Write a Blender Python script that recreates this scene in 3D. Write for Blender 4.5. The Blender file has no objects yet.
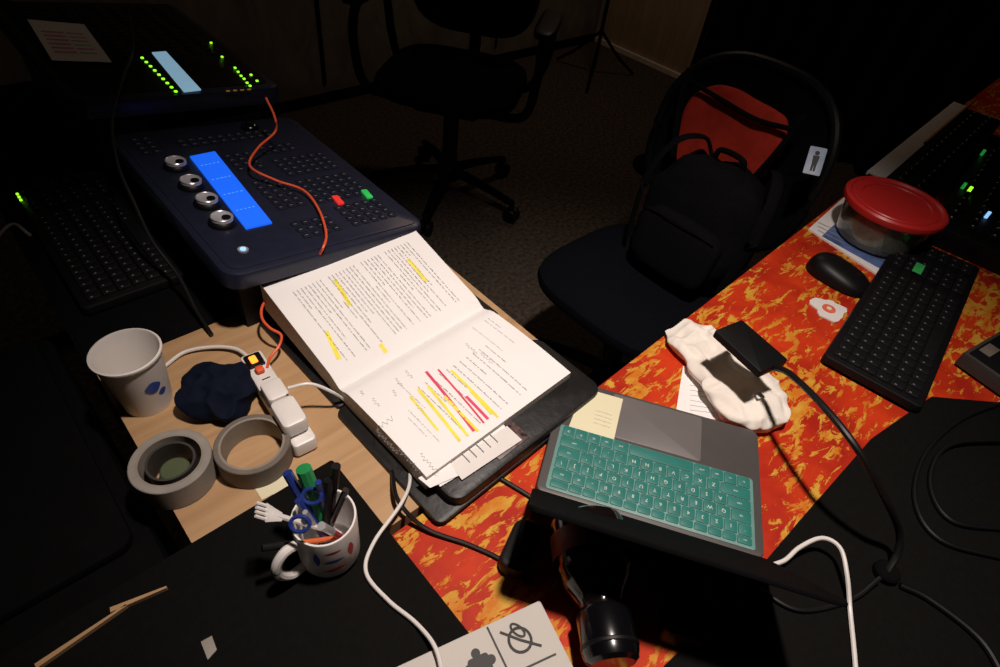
import bpy, math, random
from mathutils import Vector, Matrix, noise
random.seed(4)
sc=bpy.context.scene
try:
    sc.view_settings.view_transform='Standard'
except Exception: pass

# ---------------- camera ----------------
FPX=590.0; CZ=1.451
C=Vector((0,0,CZ))
th=math.asin(.699); rho=math.asin(.149)
F=Vector((0,math.cos(th),-math.sin(th)))
R0=Vector((1,0,0)); U0=Vector((0,math.sin(th),math.cos(th)))
R=R0*math.cos(rho)+U0*math.sin(rho); U=-R0*math.sin(rho)+U0*math.cos(rho)
cd=bpy.data.cameras.new('camera'); cam=bpy.data.objects.new('camera',cd)
sc.collection.objects.link(cam); sc.camera=cam
cd.sensor_width=36; cd.lens=36*FPX/1000; cd.clip_start=.02
cam.matrix_world=Matrix(((R.x,U.x,-F.x,C.x),(R.y,U.y,-F.y,C.y),(R.z,U.z,-F.z,C.z),(0,0,0,1)))

def ray(px,py): return R*(px-500)-U*(py-333.5)+F*FPX
def at(px,py,z):
    d=ray(px,py); return C+d*((z-CZ)/d.z)
def loc(M,px,py,z=0):
    Mi=M.inverted(); o=Mi@C; d=Mi.to_3x3()@ray(px,py)
    t=(z-o.z)/d.z; p=o+d*t; return (p.x,p.y)
A2=Vector((.667,.745,0)).normalized(); B2=Vector((-A2.y,A2.x,0))
def W(u,v,z): return A2*u+B2*v+Vector((0,0,z))
def mk(x,y,z,o):
    return Matrix(((x.x,y.x,z.x,o.x),(x.y,y.y,z.y,o.y),(x.z,y.z,z.z,o.z),(0,0,0,1)))
Z=Vector((0,0,1))
UV=mk(A2,B2,Z,Vector((0,0,0)))
def frame(p0,p1,z):
    o=at(p0[0],p0[1],z); q=at(p1[0],p1[1],z); x=(q-o).normalized(); return mk(x,Z.cross(x),Z,o)
def T(x,y,z): return Matrix.Translation((x,y,z))
def RZ(a): return Matrix.Rotation(a,4,'Z')
def RX(a): return Matrix.Rotation(a,4,'X')
def RY(a): return Matrix.Rotation(a,4,'Y')
def axisM(p0,p1):
    z=(p1-p0).normalized(); x=z.cross(Vector((0.3,.9,.1))).normalized(); y=z.cross(x); return mk(x,y,z,p0)

# ---------------- materials ----------------
def mat(name,col,rough=.5,metal=0,emit=0,var=.12,scale=40,bump=0,spec=.5,coat=0,trans=0,ecol=None):
    m=bpy.data.materials.new(name); m.use_nodes=True; nt=m.node_tree; b=nt.nodes['Principled BSDF']
    tc=nt.nodes.new('ShaderNodeTexCoord'); n=nt.nodes.new('ShaderNodeTexNoise'); n.inputs['Scale'].default_value=scale; n.inputs['Detail'].default_value=4
    nt.links.new(tc.outputs['Object'],n.inputs['Vector'])
    r=nt.nodes.new('ShaderNodeValToRGB')
    r.color_ramp.elements[0].position=.3; r.color_ramp.elements[1].position=.7
    r.color_ramp.elements[0].color=tuple(c*(1-var) for c in col[:3])+(1,)
    r.color_ramp.elements[1].color=tuple(min(1,c*(1+var)) for c in col[:3])+(1,)
    nt.links.new(n.outputs['Fac'],r.inputs['Fac']); nt.links.new(r.outputs['Color'],b.inputs['Base Color'])
    b.inputs['Roughness'].default_value=rough; b.inputs['Metallic'].default_value=metal
    b.inputs['Specular IOR Level'].default_value=spec
    b.inputs['Coat Weight'].default_value=coat
    b.inputs['Transmission Weight'].default_value=trans
    if emit:
        b.inputs['Emission Color'].default_value=tuple(ecol or col)[:3]+(1,); b.inputs['Emission Strength'].default_value=emit
    if bump:
        bp=nt.nodes.new('ShaderNodeBump'); bp.inputs['Strength'].default_value=bump; bp.inputs['Distance'].default_value=.003
        nt.links.new(n.outputs['Fac'],bp.inputs['Height']); nt.links.new(bp.outputs['Normal'],b.inputs['Normal'])
    return m
def orange_mat():
    m=bpy.data.materials.new('worn_orange_paint'); m.use_nodes=True; nt=m.node_tree; b=nt.nodes['Principled BSDF']; L=nt.links
    tc=nt.nodes.new('ShaderNodeTexCoord')
    def nz(rot,scl,det,rgh,dist):
        mp=nt.nodes.new('ShaderNodeMapping'); mp.inputs['Rotation'].default_value=(0,0,rot); mp.inputs['Scale'].default_value=scl
        L.new(tc.outputs['Object'],mp.inputs['Vector'])
        n=nt.nodes.new('ShaderNodeTexNoise'); n.inputs['Scale'].default_value=1; n.inputs['Detail'].default_value=det; n.inputs['Roughness'].default_value=rgh; n.inputs['Distortion'].default_value=dist
        L.new(mp.outputs['Vector'],n.inputs['Vector']); return n
    base=nz(0,(9,9,1),4,.6,0); r0=nt.nodes.new('ShaderNodeValToRGB')
    r0.color_ramp.elements[0].position=.35; r0.color_ramp.elements[0].color=(.34,.013,.004,1)
    r0.color_ramp.elements[1].position=.65; r0.color_ramp.elements[1].color=(.56,.040,.006,1)
    L.new(base.outputs['Fac'],r0.inputs['Fac'])
    fl=nz(.4,(23,60,1),7,.68,.6)
    r1=nt.nodes.new('ShaderNodeValToRGB'); r1.color_ramp.elements[0].position=.53; r1.color_ramp.elements[0].color=(0,0,0,1); r1.color_ramp.elements[1].position=.555; r1.color_ramp.elements[1].color=(1,1,1,1)
    big=nz(.4,(5,7,1),2,.5,0); mth=nt.nodes.new('ShaderNodeMath'); mth.operation='MULTIPLY_ADD'; mth.inputs[1].default_value=.30; 
    L.new(big.outputs['Fac'],mth.inputs[0]); 
    sb=nt.nodes.new('ShaderNodeMath'); sb.operation='SUBTRACT'; sb.inputs[1].default_value=.15; L.new(fl.outputs['Fac'],sb.inputs[0]); L.new(sb.outputs[0],mth.inputs[2]); L.new(mth.outputs[0],r1.inputs['Fac'])
    yel=nz(.1,(30,50,1),4,.6,0); r2=nt.nodes.new('ShaderNodeValToRGB'); r2.color_ramp.elements[0].position=.38; r2.color_ramp.elements[0].color=(.55,.16,.012,1); r2.color_ramp.elements[1].position=.62; r2.color_ramp.elements[1].color=(.58,.33,.04,1)
    L.new(yel.outputs['Fac'],r2.inputs['Fac'])
    mx=nt.nodes.new('ShaderNodeMix'); mx.data_type='RGBA'; L.new(r1.outputs['Color'],mx.inputs[0]); L.new(r0.outputs['Color'],mx.inputs[6]); L.new(r2.outputs['Color'],mx.inputs[7])
    L.new(mx.outputs[2],b.inputs['Base Color'])
    bp=nt.nodes.new('ShaderNodeBump'); bp.inputs['Strength'].default_value=.3; bp.inputs['Distance'].default_value=.002
    L.new(r1.outputs['Color'],bp.inputs['Height']); L.new(bp.outputs['Normal'],b.inputs['Normal'])
    b.inputs['Roughness'].default_value=.6; b.inputs['Specular IOR Level'].default_value=.2
    return m
def wood_mat(name,c1,c2,sc_=(2,40,40),rough=.5):
    m=bpy.data.materials.new(name); m.use_nodes=True; nt=m.node_tree; b=nt.nodes['Principled BSDF']; L=nt.links
    tc=nt.nodes.new('ShaderNodeTexCoord'); mp=nt.nodes.new('ShaderNodeMapping'); mp.inputs['Scale'].default_value=sc_
    L.new(tc.outputs['Object'],mp.inputs['Vector'])
    n=nt.nodes.new('ShaderNodeTexNoise'); n.inputs['Scale'].default_value=1; n.inputs['Detail'].default_value=5; n.inputs['Distortion'].default_value=1.2
    L.new(mp.outputs['Vector'],n.inputs['Vector'])
    r=nt.nodes.new('ShaderNodeValToRGB'); r.color_ramp.elements[0].position=.3; r.color_ramp.elements[1].position=.7
    r.color_ramp.elements[0].color=c1+(1,); r.color_ramp.elements[1].color=c2+(1,)
    L.new(n.outputs['Fac'],r.inputs['Fac']); L.new(r.outputs['Color'],b.inputs['Base Color']); b.inputs['Roughness'].default_value=rough
    return m
BLK=mat('black_plastic',(.0045,.0045,.005),.45,spec=.25)
BLKM=mat('black_matte',(.003,.003,.0033),.85,spec=.05)
BLKG=mat('black_gloss',(.003,.003,.004),.2,coat=.2)
MATB=mat('black_board',(.0042,.004,.0036),.8,spec=.08,bump=.2,scale=120)
RUB=mat('black_rubber',(.006,.006,.006),.4,spec=.4)
KEY=mat('key_black',(.007,.007,.0078),.42,spec=.35)
CONS=mat('console_navy',(.013,.0155,.032),.32,spec=.5)
CKEY=mat('console_key',(.010,.0115,.021),.45,spec=.3)
LEG=mat('legend_grey',(.14,.15,.18),.5)
PAPER=mat('paper',(.82,.80,.79),.75,var=.03,scale=6)
PAPE=mat('paper_edges',(.5,.46,.41),.8,var=.25,scale=300)
INK=mat('ink',(.22,.21,.22),.7)
INK2=mat('pencil_ink',(.38,.39,.43),.7)
YEL=mat('highlighter_yellow',(.85,.74,.06),.6)
PINK=mat('highlighter_pink',(.72,.06,.14),.6)
VIN=mat('black_vinyl',(.009,.0085,.0085),.45,bump=.3,scale=60,spec=.35)
WOOD=wood_mat('pale_plywood',(.38,.22,.105),(.48,.30,.15))
ORG=orange_mat()
ALU=mat('space_grey_aluminium',(.082,.075,.073),.5,metal=.2,var=.03)
PAD=mat('trackpad',(.15,.138,.138),.42,metal=.1,var=.02)
TEAL=mat('teal_silicone',(.018,.165,.14),.5,var=.06)
TEAD=mat('teal_gap',(.13,.27,.25),.5)
WHT=mat('white_plastic',(.72,.69,.66),.4,var=.03)
WCUP=mat('white_cup',(.70,.66,.62),.5,var=.04,scale=8)
BLUE=mat('print_blue',(.03,.08,.35),.5)
RED=mat('print_red',(.45,.03,.03),.5)
STK=mat('sticky_note_yellow',(.70,.66,.45),.7,var=.04,scale=8)
CARP=mat('dark_carpet',(.085,.066,.053),.95,var=.5,scale=60,bump=.5,spec=.1)
WALL=wood_mat('wall_panel',(.34,.24,.16),(.50,.37,.25),(30,30,2),.7)
WALLG=wood_mat('wall_panel_grey',(.17,.15,.12),(.32,.28,.225),(8,8,4),.8)
DWALL=mat('black_wall',(.008,.0075,.0075),.9,spec=.05)
CURT=mat('black_curtain',(.004,.0037,.0037),.95,spec=.02)
TRIM=mat('trim_pale',(.85,.72,.6),.6)
ORC=mat('orange_cable',(.75,.1,.03),.45)
SIL=mat('silver',(.65,.65,.68),.3,metal=.6,var=.05)
TAPEW=mat('tape_pale',(.27,.245,.215),.6)
TAPEB=mat('tape_tan',(.14,.115,.095),.6)
CORE=mat('tape_core',(.25,.22,.18),.8)
NAVY=mat('navy_cloth',(.003,.0055,.016),.85,bump=.4,scale=90,spec=.12)
SOCK=mat('white_cloth',(.78,.73,.66),.9,var=.06,scale=30,bump=.8,spec=.1)
REDF=mat('red_fabric',(.36,.027,.015),.85,bump=.3,spec=.1)
FAB=mat('black_fabric',(.0045,.0045,.0052),.95,bump=.5,scale=150,spec=.06)
FABN=mat('navy_fabric',(.004,.0045,.0072),.95,bump=.4,scale=150,spec=.06)
LIDR=mat('red_lid',(.50,.022,.02),.35,var=.05)
FOOD=mat('green_food',(.10,.13,.04),.8,var=.7,scale=60,bump=1)
CLEAR=mat('clear_plastic',(.75,.78,.72),.08,trans=.92,var=.02)
GRN=mat('green_tape',(.04,.42,.10),.5)
GCAP=mat('green_marker',(.02,.25,.07),.35)
BPEN=mat('blue_pen',(.015,.035,.2),.3)
OPEN_=mat('orange_pencil',(.6,.12,.03),.45)
GREYM=mat('grey_metal',(.045,.041,.038),.55,metal=.2)
BRN=mat('brown_pencil',(.4,.17,.06),.5)
LCD=mat('lcd_blue',(.01,.08,.6),.3,emit=.85,ecol=(.010,.13,.92),var=.3,scale=6)
LCDT=mat('lcd_text',(.02,.12,.7),.3,emit=.9,ecol=(.09,.34,1))
LCD2=mat('lcd_pale',(.3,.6,.8),.3,emit=.5,ecol=(.35,.6,.8))
LEDG=mat('led_green',(.3,1,.05),.4,emit=1.6,ecol=(.30,1,.02))
LEDG2=mat('led_green_dim',(.03,.5,.1),.4,emit=.3,ecol=(.03,.6,.1))
LEDY=mat('led_yellow',(.5,.3,.05),.4,emit=.15)
LEDR=mat('led_red',(.8,.04,.03),.4,emit=.3,ecol=(.9,.04,.03))
LEDO=mat('switch_orange',(1,.25,.02),.4,emit=3,ecol=(1,.17,.015))
LEDW=mat('led_diffuser',(.6,.58,.5),.4)
LEDB=mat('led_blue',(.2,.5,1),.4,emit=1.0,ecol=(.3,.6,1))
GLASS=mat('dark_bottle_glass',(.006,.004,.004),.13,coat=.4)
LABEL=mat('bottle_label',(.12,.014,.012),.5,var=.5,scale=60)

# ---------------- mesh builder ----------------
def rrect(x0,x1,y0,y1,r,i=0,n=6):
    x0+=i;x1-=i;y0+=i;y1-=i; r=max(r-i,.0004); r=min(r,(x1-x0)/2-1e-5,(y1-y0)/2-1e-5); P=[]
    for cx,cy,a0 in((x1-r,y1-r,0),(x0+r,y1-r,90),(x0+r,y0+r,180),(x1-r,y0+r,270)):
        for k in range(n+1):
            a=math.radians(a0+90*k/n); P.append((cx+r*math.cos(a),cy+r*math.sin(a)))
    return P
def smooth(pts,n=8):
    P=[Vector(p) for p in pts]; P=[P[0]*2-P[1]]+P+[P[-1]*2-P[-2]]; out=[]
    for i in range(1,len(P)-2):
        for k in range(n):
            t=k/n; a,b,c,d=P[i-1],P[i],P[i+1],P[i+2]
            out.append(.5*((2*b)+(c-a)*t+(2*a-5*b+4*c-d)*t*t+(3*b-a-3*c+d)*t**3))
    out.append(P[-2].copy()); return out
class MB:
    def __init__(s): s.v=[];s.f=[];s.m=[];s.mats=[]
    def mi(s,m):
        if m not in s.mats: s.mats.append(m)
        return s.mats.index(m)
    def add(s,vs,fs,m,M=None):
        o=len(s.v); i=s.mi(m)
        for p in vs:
            p=Vector(p); s.v.append(M@p if M else p)
        for f in fs: s.f.append([o+k for k in f]); s.m.append(i)
    def rings(s,rs,m,M=None,cap=True,closed=True):
        n=len(rs[0]); vs=[p for r in rs for p in r]; fs=[]
        for a in range(len(rs)-1):
            for k in range(n if closed else n-1):
                k2=(k+1)%n; fs.append((a*n+k,a*n+k2,(a+1)*n+k2,(a+1)*n+k))
        if cap: fs.append(tuple(reversed(range(n)))); fs.append(tuple((len(rs)-1)*n+k for k in range(n)))
        s.add(vs,fs,m,M)
    def slab(s,x0,x1,y0,y1,z0,z1,m,r=.002,c=.001,M=None,n=4):
        c=min(c,(z1-z0)*.45)
        s.rings([[(x,y,z) for x,y in rrect(x0,x1,y0,y1,r,i,n)] for i,z in((c,z0),(0,z0+c),(0,z1-c),(c*.3,z1-c*.3),(c,z1))],m,M)
    def prism(s,poly,z0,z1,m,M=None):
        s.rings([[(x,y,z0) for x,y in poly],[(x,y,z1) for x,y in poly]],m,M)
    def poly(s,pts,z,m,M=None): s.add([(x,y,z) for x,y in pts],[tuple(range(len(pts)))],m,M)
    def strip(s,p,q,w,z,m,M=None):
        p=Vector(p);q=Vector(q);d=(q-p).normalized();n=Vector((-d.y,d.x))*w/2
        s.add([(a.x,a.y,z) for a in(p-n,q-n,q+n,p+n)],[(0,1,2,3)],m,M)
    def lathe(s,prof,m,M=None,seg=40,cap=False):
        s.rings([[(r*math.cos(2*math.pi*k/seg),r*math.sin(2*math.pi*k/seg),z) for k in range(seg)] for r,z in prof],m,M,cap=cap)
    def cyl(s,r,z0,z1,m,M=None,seg=24,c=0):
        pr=[(r-c,z0),(r,z0+c),(r,z1-c),(r-c,z1)] if c else [(r,z0),(r,z1)]
        s.lathe(pr,m,M,seg,cap=True)
    def tube(s,pts,r,m,M=None,seg=8,n=8,flat=1,closed=False):
        P=smooth(pts,n) if n>1 else [Vector(p) for p in pts]
        rs=[]; up=Vector((0,0,1)); L=len(P)
        rad=r if callable(r) else (lambda t:r)
        for i,p in enumerate(P):
            d=(P[min(i+1,L-1)]-P[max(i-1,0)]).normalized()
            x=d.cross(up)
            if x.length<.05: x=d.cross(Vector((0,1,0)))
            x.normalize(); y=x.cross(d).normalized(); rr=rad(i/(L-1))
            rs.append([p+x*rr*math.cos(2*math.pi*k/seg)+y*rr*flat*math.sin(2*math.pi*k/seg) for k in range(seg)])
        s.rings(rs,m,M)
    def sq(s,rx,ry,rz,m,M=None,e=.5,e2=None,nu=28,nv=16,fn=None):
        e2=e2 or e; f=lambda w,k:math.copysign(abs(w)**k,w); rs=[]
        for j in range(nv+1):
            b=-math.pi/2+math.pi*j/nv; b=max(-1.565,min(1.565,b)); ring=[]
            for i in range(nu):
                a=2*math.pi*i/nu
                p=Vector((rx*f(math.cos(b),e2)*f(math.cos(a),e),ry*f(math.cos(b),e2)*f(math.sin(a),e),rz*f(math.sin(b),e2)))
                if fn: p=fn(p)
                ring.append(p)
            rs.append(ring)
        s.rings(rs,m,M)
    def text(s,body,size,m,M):
        cu=bpy.data.curves.new('t','FONT'); cu.body=body; cu.size=size; cu.align_x='CENTER'; cu.align_y='CENTER'; cu.resolution_u=2
        ob=bpy.data.objects.new('t',cu); sc.collection.objects.link(ob); bpy.context.view_layer.update()
        me=ob.to_mesh(); s.add([v.co.copy() for v in me.vertices],[tuple(p.vertices) for p in me.polygons],m,M)
        ob.to_mesh_clear(); bpy.data.objects.remove(ob); bpy.data.curves.remove(cu)
    def obj(s,name,M=None,ang=35,parent=None,sub=0,world=False):
        me=bpy.data.meshes.new(name)
        vs=s.v
        if world and M:
            Mi=M.inverted(); vs=[Mi@v for v in vs]
        me.from_pydata([tuple(v) for v in vs],[],s.f)
        for m in s.mats: me.materials.append(m)
        me.polygons.foreach_set('material_index',s.m)
        me.polygons.foreach_set('use_smooth',[True]*len(s.f)); me.update()
        try: me.set_sharp_from_angle(angle=math.radians(ang))
        except Exception: pass
        o=bpy.data.objects.new(name,me); sc.collection.objects.link(o)
        if M: o.matrix_world=M
        if parent: o.parent=parent; o.matrix_parent_inverse=parent.matrix_world.inverted()
        return o
def cable(name,pts,r,m,seg=8,flat=1):
    """pts = (px,py,z) measured on surfaces of height z"""
    P=[at(*p) for p in pts]; mb=MB(); o=T(*P[0]); mb.tube(P,r,m,seg=seg,flat=flat); return mb.obj(name,o,world=True)

TZ=.735; WZ=.74
# ---------------- room ----------------
mb=MB(); mb.prism([(-2.6,-3.1),(3.85,-3.1),(3.85,2.96),(-2.6,2.96)],-.05,0,CARP); mb.obj('floor',UV)
mb=MB(); mb.prism([(-2.6,-3.1),(3.85,-3.1),(3.85,2.96),(-2.6,2.96)],2.9,2.95,DWALL); mb.obj('ceiling',UV)
mb=MB(); mb.prism([(-2.6,2.88),(3.77,2.88),(3.77,2.96),(-2.6,2.96)],0,2.9,WALLG)
for k in range(5): mb.prism([(-.9+1.22*k-.006,2.872),(-.9+1.22*k+.006,2.872),(-.9+1.22*k+.006,2.88),(-.9+1.22*k-.006,2.88)],0.1,2.9,BLKM)
mb.obj('wall_back',UV)
mb=MB(); mb.prism([(3.77,1.93),(3.85,1.93),(3.85,2.96),(3.77,2.96)],0,2.9,WALL)
mb.prism([(3.77,-3.1),(3.85,-3.1),(3.85,1.93),(3.77,1.93)],0,2.9,DWALL); mb.obj('wall_right',UV)
mb=MB(); mb.prism([(-2.68,-3.1),(-2.6,-3.1),(-2.6,2.96),(-2.68,2.96)],0,2.9,DWALL); mb.obj('wall_left',UV)
mb=MB(); mb.prism([(-2.6,-3.18),(3.85,-3.18),(3.85,-3.1),(-2.6,-3.1)],0,2.9,DWALL); mb.obj('wall_front',UV)
mb=MB(); mb.prism([(3.745,1.93),(3.77,1.93),(3.77,2.88),(3.745,2.88)],0,.03,TRIM); mb.obj('baseboard_right',UV)
mb=MB(); mb.prism([(-2.6,2.86),(3.745,2.86),(3.745,2.88),(-2.6,2.88)],0,.05,BLKM); mb.obj('baseboard_back',UV)
mb=MB(); N=220; a=[];
for k in range(N+1):
    v=1.93-4.6*k/N; a.append((3.62+.05*math.sin(k*.75)+.02*math.sin(k*.31),v))
mb.rings([[(x,y,z) for x,y in a] for z in(.02,1.4,2.8)],CURT,cap=False,closed=False); mb.obj('black_stage_curtain',UV)

# ---------------- tables ----------------
def table(name,poly,top,th_,m,legs,edge=None):
    mb=MB(); mb.prism(poly,top-th_,top,m)
    for x,y in legs: mb.slab(x-.025,x+.025,y-.025,y+.025,0,top-th_,BLK,M=None)
    return mb.obj(name,UV)
table('wooden_side_table',[(0,.312),(.585,.305),(.585,1.85),(0,1.85)],WZ,.028,WOOD,[(.05,.36),(.53,.36),(.05,1.8),(.53,1.8)])
table('orange_painted_desk',[(-.05,-.75),(3.2,-.65),(3.2,.38),(1.9,.345),(.6,.302),(-.05,.30)],TZ,.03,ORG,[(.05,-.65),(3.1,-.55),(3.1,.3),(1.6,-.6),(.7,.2)])
P=[loc(UV,x,y,TZ) for x,y in((930,398),(870,440),(800,520),(745,585),(640,690),(760,860),(1130,760),(1190,420))]
mb=MB(); mb.prism(P,TZ,TZ+.004,MATB); mb.obj('black_desk_mat',UV)
mb=MB(); mb.slab(-.003,.58,.78,1.848,WZ+.0002,WZ+.002,BLKM,.004,.001); mb.slab(-.006,-.001,.78,1.848,.60,WZ+.002,BLKM,.001,.0005); mb.obj('darkening_sheet',UV)  # black sheet and side strip added to darken the far tabletop and its edge
mb=MB(); mb.slab(-.27,.185,-.12,.43,WZ+.0005,.757,MATB,.004,.001); mb.obj('black_board',UV)
BZ=.757

# ---------------- left cabinet ----------------
mb=MB(); mb.slab(-.62,-.03,.44,.95,0,.70,BLKM,.02,.01); mb.slab(-.60,-.05,.5,.93,.70,.715,BLKM,.02,.004); mb.obj('equipment_cabinet',UV)
mb=MB()
for p,q in(((38,668),(128,607)),((112,612),(168,589))):
    p=Vector(loc(UV,p[0],p[1],BZ)); q=Vector(loc(UV,q[0],q[1],BZ)); d=(q-p).normalized(); n=Vector((-d.y,d.x))*.0028
    mb.prism([tuple(p-n),tuple(q-n*.4),tuple(q+n*.4),tuple(p+n)],BZ,BZ+.006,WOOD)
mb.obj('wooden_slat',UV)
mb=MB(); P=[loc(UV,x,y,BZ) for x,y in((201,642),(212,636),(217,650),(208,660))]; mb.prism(P,BZ,BZ+.001,TAPEW); mb.obj('paper_scrap',UV)

# ---------------- binder ----------------
BM=frame((337,387),(487,303),.779)
RISE=.052
def zs(y):
    k=abs(y); z=-.009*math.exp(-(k/.014)**2)+.004*math.sin(math.pi*min(k/.21,1))
    if y>0: z+=RISE*(k/.212)**1.35
    return z
mb=MB()
L=.290
for sgn,wd in((1,.210),(-1,.198)):
    n=26
    vs=[];fs=[]
    for x in(.004,L):
        for z in(0,1):
            for k in range(n+1):
                y=sgn*wd*k/n; vs.append((x,y,zs(y) if z else (-.031+(max(0,zs(y)-.004)*.55 if sgn>0 else 0))))
    q=n+1
    for k in range(n):
        a,b=(k,k+1) if sgn>0 else (k+1,k)
        fs.append((q+a,3*q+a,3*q+b,q+b))
    mb.add(vs,fs,PAPER)
    fs=[]
    for k in range(n):
        fs.append((k,k+1,q+k+1,q+k)); fs.append((2*q+k,3*q+k,3*q+k+1,2*q+k+1))
    fs.append((n,2*q+n,3*q+n,q+n)); mb.add(vs,fs,PAPE)
pages=mb
def word_line(mb,x,y0,y1,h=.0021,m=INK,dens=.9):
    y=y0
    while y>y1:
        wl=random.randint(2,9)
        for k in range(wl):
            if y<y1: break
            hh=h*random.choice((.6,.65,1,.7)); w=random.uniform(.0008,.0014)
            mb.add([(x,y,zs(y)+.0004),(x,y-w,zs(y-w)+.0004),(x+hh,y-w,zs(y-w)+.0004),(x+hh,y,zs(y)+.0004)],[(0,1,2,3)],m)
            y-=w+.0006
        y-=.002
        if random.random()>dens: break
def surf_strip(mb,p,q,w,m,dz=.0003):
    p=Vector(p);q=Vector(q); n=10; d=(q-p).normalized(); nn=Vector((-d.y,d.x))*w/2; vs=[];fs=[]
    for k in range(n+1):
        c=p.lerp(q,k/n)
        for s_ in(-1,1):
            a=c+nn*s_; vs.append((a.x,a.y,zs(a.y)+dz))
    for k in range(n): fs.append((2*k,2*k+2,2*k+3,2*k+1))
    mb.add(vs,fs,m)
x=.258
while x>.03:
    kind=random.random()
    if kind<.15:
        word_line(mb,x,.12,.085); x-=.008; 
    else:
        word_line(mb,x,.172,.03 if random.random()<.75 else random.uniform(.05,.09),dens=.97); x-=.0068
for p,q,zz in(((408,256),(427,277),.036),((335,280),(350,304),.034),((326,330),(339,357),.018),((380,340),(386,350),.010)):
    surf_strip(mb,loc(BM,p[0],p[1],zz+.004),loc(BM,q[0],q[1],zz-.006),.0065,YEL)
for x,y0,y1 in((.27,-.03,-.06),(.262,-.03,-.1),(.235,-.03,-.10),(.07,-.05,-.11),(.05,-.10,-.17),(.042,-.11,-.15)):
    word_line(mb,x,y0,y1,.0018,INK2)
for k in range(11):
    x=.222-.0135*k; word_line(mb,x,-.075,-.18 if k%3 else -.12,.0021,INK,1)
for m,p,q,w in((YEL,(451,372),(498,418),.004),(YEL,(418,391),(460,442),.0045),(YEL,(428,388),(468,437),.004),(YEL,(410,398),(438,432),.0035),
      (PINK,(426,373),(474,432),.0045),(PINK,(438,371),(484,424),.003),(PINK,(466,398),(488,420),.0045),(YEL,(444,398),(478,432),.004),(YEL,(470,392),(492,415),.0045)):
    surf_strip(mb,loc(BM,*p),loc(BM,*q),w,m,.0006)
for cx,cy,l in((372,400,.02),(392,392,.015),(376,432,.05),(398,450,.05),(420,455,.04),(395,380,.02),(415,405,.02),(360,392,.012),(405,372,.02),(465,345,.03),(480,355,.03)):
    x0,y0=loc(BM,cx,cy); pts=[]
    for k in range(int(l/.002)):
        y=y0-k*.002; pts.append((x0+.0025*math.sin(k*2.1)+.001*math.sin(k*.9),y,zs(y)+.0006))
    mb.tube(pts,.00025,INK2,n=3,seg=4)
x0,y0=loc(BM,385,425); mb.tube([(x0-.014+.004*k,y0+(.004 if k%2 else -.004),zs(y0)+.0006) for k in range(8)],.00035,INK2,n=1,seg=4)
bi=MB(); bi.slab(-.008,.322,-.01,.222,-.0385,-.0315,VIN,.006,.002); bi.slab(-.015,.318,-.248,-.012,-.0385,-.0315,VIN,.012,.002)
bi.slab(.012,.318,-.246,-.10,-.034,-.012,VIN,.02,.004)
# wedge of the folded cover that lifts the upper stack
bi.rings([[(x,.06,-.033),(x,.10,-.022),(x,.15,-.014),(x,.203,-.004),(x,.205,-.033)] for x in(.02,.28)],VIN)
binder=bi.obj('open_script_binder',BM)
pg=pages.obj('pages',BM,parent=binder,ang=50)
lp=MB()
for i,q in enumerate(([(432,470),(500,420),(516,441),(440,487)],[(450,464),(507,426),(522,440),(462,480)],[(418,478),(450,462),(458,476),(430,488)])):
    z=-.0085+.0008*i; P=[loc(BM,x,y,z) for x,y in q]; lp.prism(P,z,z+.0004,(PAPER,WHT,PAPER)[i])
lp.slab(.10,.16,-.236,-.195,-.0115,-.010,mat('photo_print',(.10,.06,.06),.4,var=.9,scale=120),.001,.0003)
for k in range(5):
    a=Vector(loc(BM,470+k*7,462-k*5,-.0058)); lp.strip(a,a+Vector((.001,.028)),.0012,-.0059,INK)
lp.obj('loose_papers',BM,parent=binder)

# ---------------- laptop ----------------
LM=frame((535,490),(765,560),.757)
lw,ld=.304,.212
lb=MB(); lb.slab(0,lw,0,ld,-.0145,0,ALU,.012,.0025,n=6)
lb.slab(.080,.218,.124,.207,-.0005,.0004,PAD,.004,.0002)
lb.slab(.012,.292,.008,.119,0,.0012,TEAD,.004,.0005)
for k in(-1,1): lb.slab(lw/2+k*.1-.03,lw/2+k*.1+.03,-.006,.004,-.008,-.001,BLK,.002,.001)
laptop=lb.obj('laptop',LM)
kb=MB()
rows=[[('esc',1.1)]+[('',1.0)]*12+[('',1.4)],
 [(c,1) for c in '`1234567890-=']+[('del',1.5)],
 [('tab',1.5)]+[(c,1) for c in 'QWERTYUIOP[]\\'],
 [('caps',1.75)]+[(c,1) for c in "ASDFGHJKL;'"]+[('ret',1.75)],
 [('shift',2.25)]+[(c,1) for c in 'ZXCVBNM,./']+[('shift',2.25)],
 [('fn',1),('ctl',1),('opt',1),('cmd',1.25),('',5),('cmd',1.25),('opt',1),('<',1),('^',1),('>',1)]]
y=.0115
for ri_,row in enumerate(rows):
    h=.0125 if ri_==0 else .0188
    x=.288
    tot=sum(w for _,w in row); 
    for ch,w in row:
        ww=w*.272/tot
        kb.slab(x-ww+.0007,x-.0007,y+.0007,y+h-.0007,.0008,.0028,TEAL,.0025,.0006,n=3)
        if ch: kb.text(ch,.0075 if len(ch)==1 else .004,WHT,T(x-ww/2,y+h/2,.0030)@RZ(math.pi))
        x-=ww
    y+=h
kb.obj('keyboard_cover',LM,parent=laptop)
sn=MB(); P=[loc(LM,x,y,.001) for x,y in((584,388),(623,399),(613,444),(567,431))]
sn.prism(P,.0005,.0011,STK)
c0=Vector(loc(LM,592,408)); 
for k in range(4):
    pts=[(c0.x+.006+i*.003+.002*math.sin(i*1.7),c0.y-.004-k*.008+.001*math.sin(i*2.3),.0014) for i in range(9)]
    sn.tube(pts,.00025,INK2,n=3,seg=4)
sn.obj('sticky_note',LM,parent=laptop)
al=math.radians(126.5)
Ml=LM@T(0,-.002,-.003)@RX(al)
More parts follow.
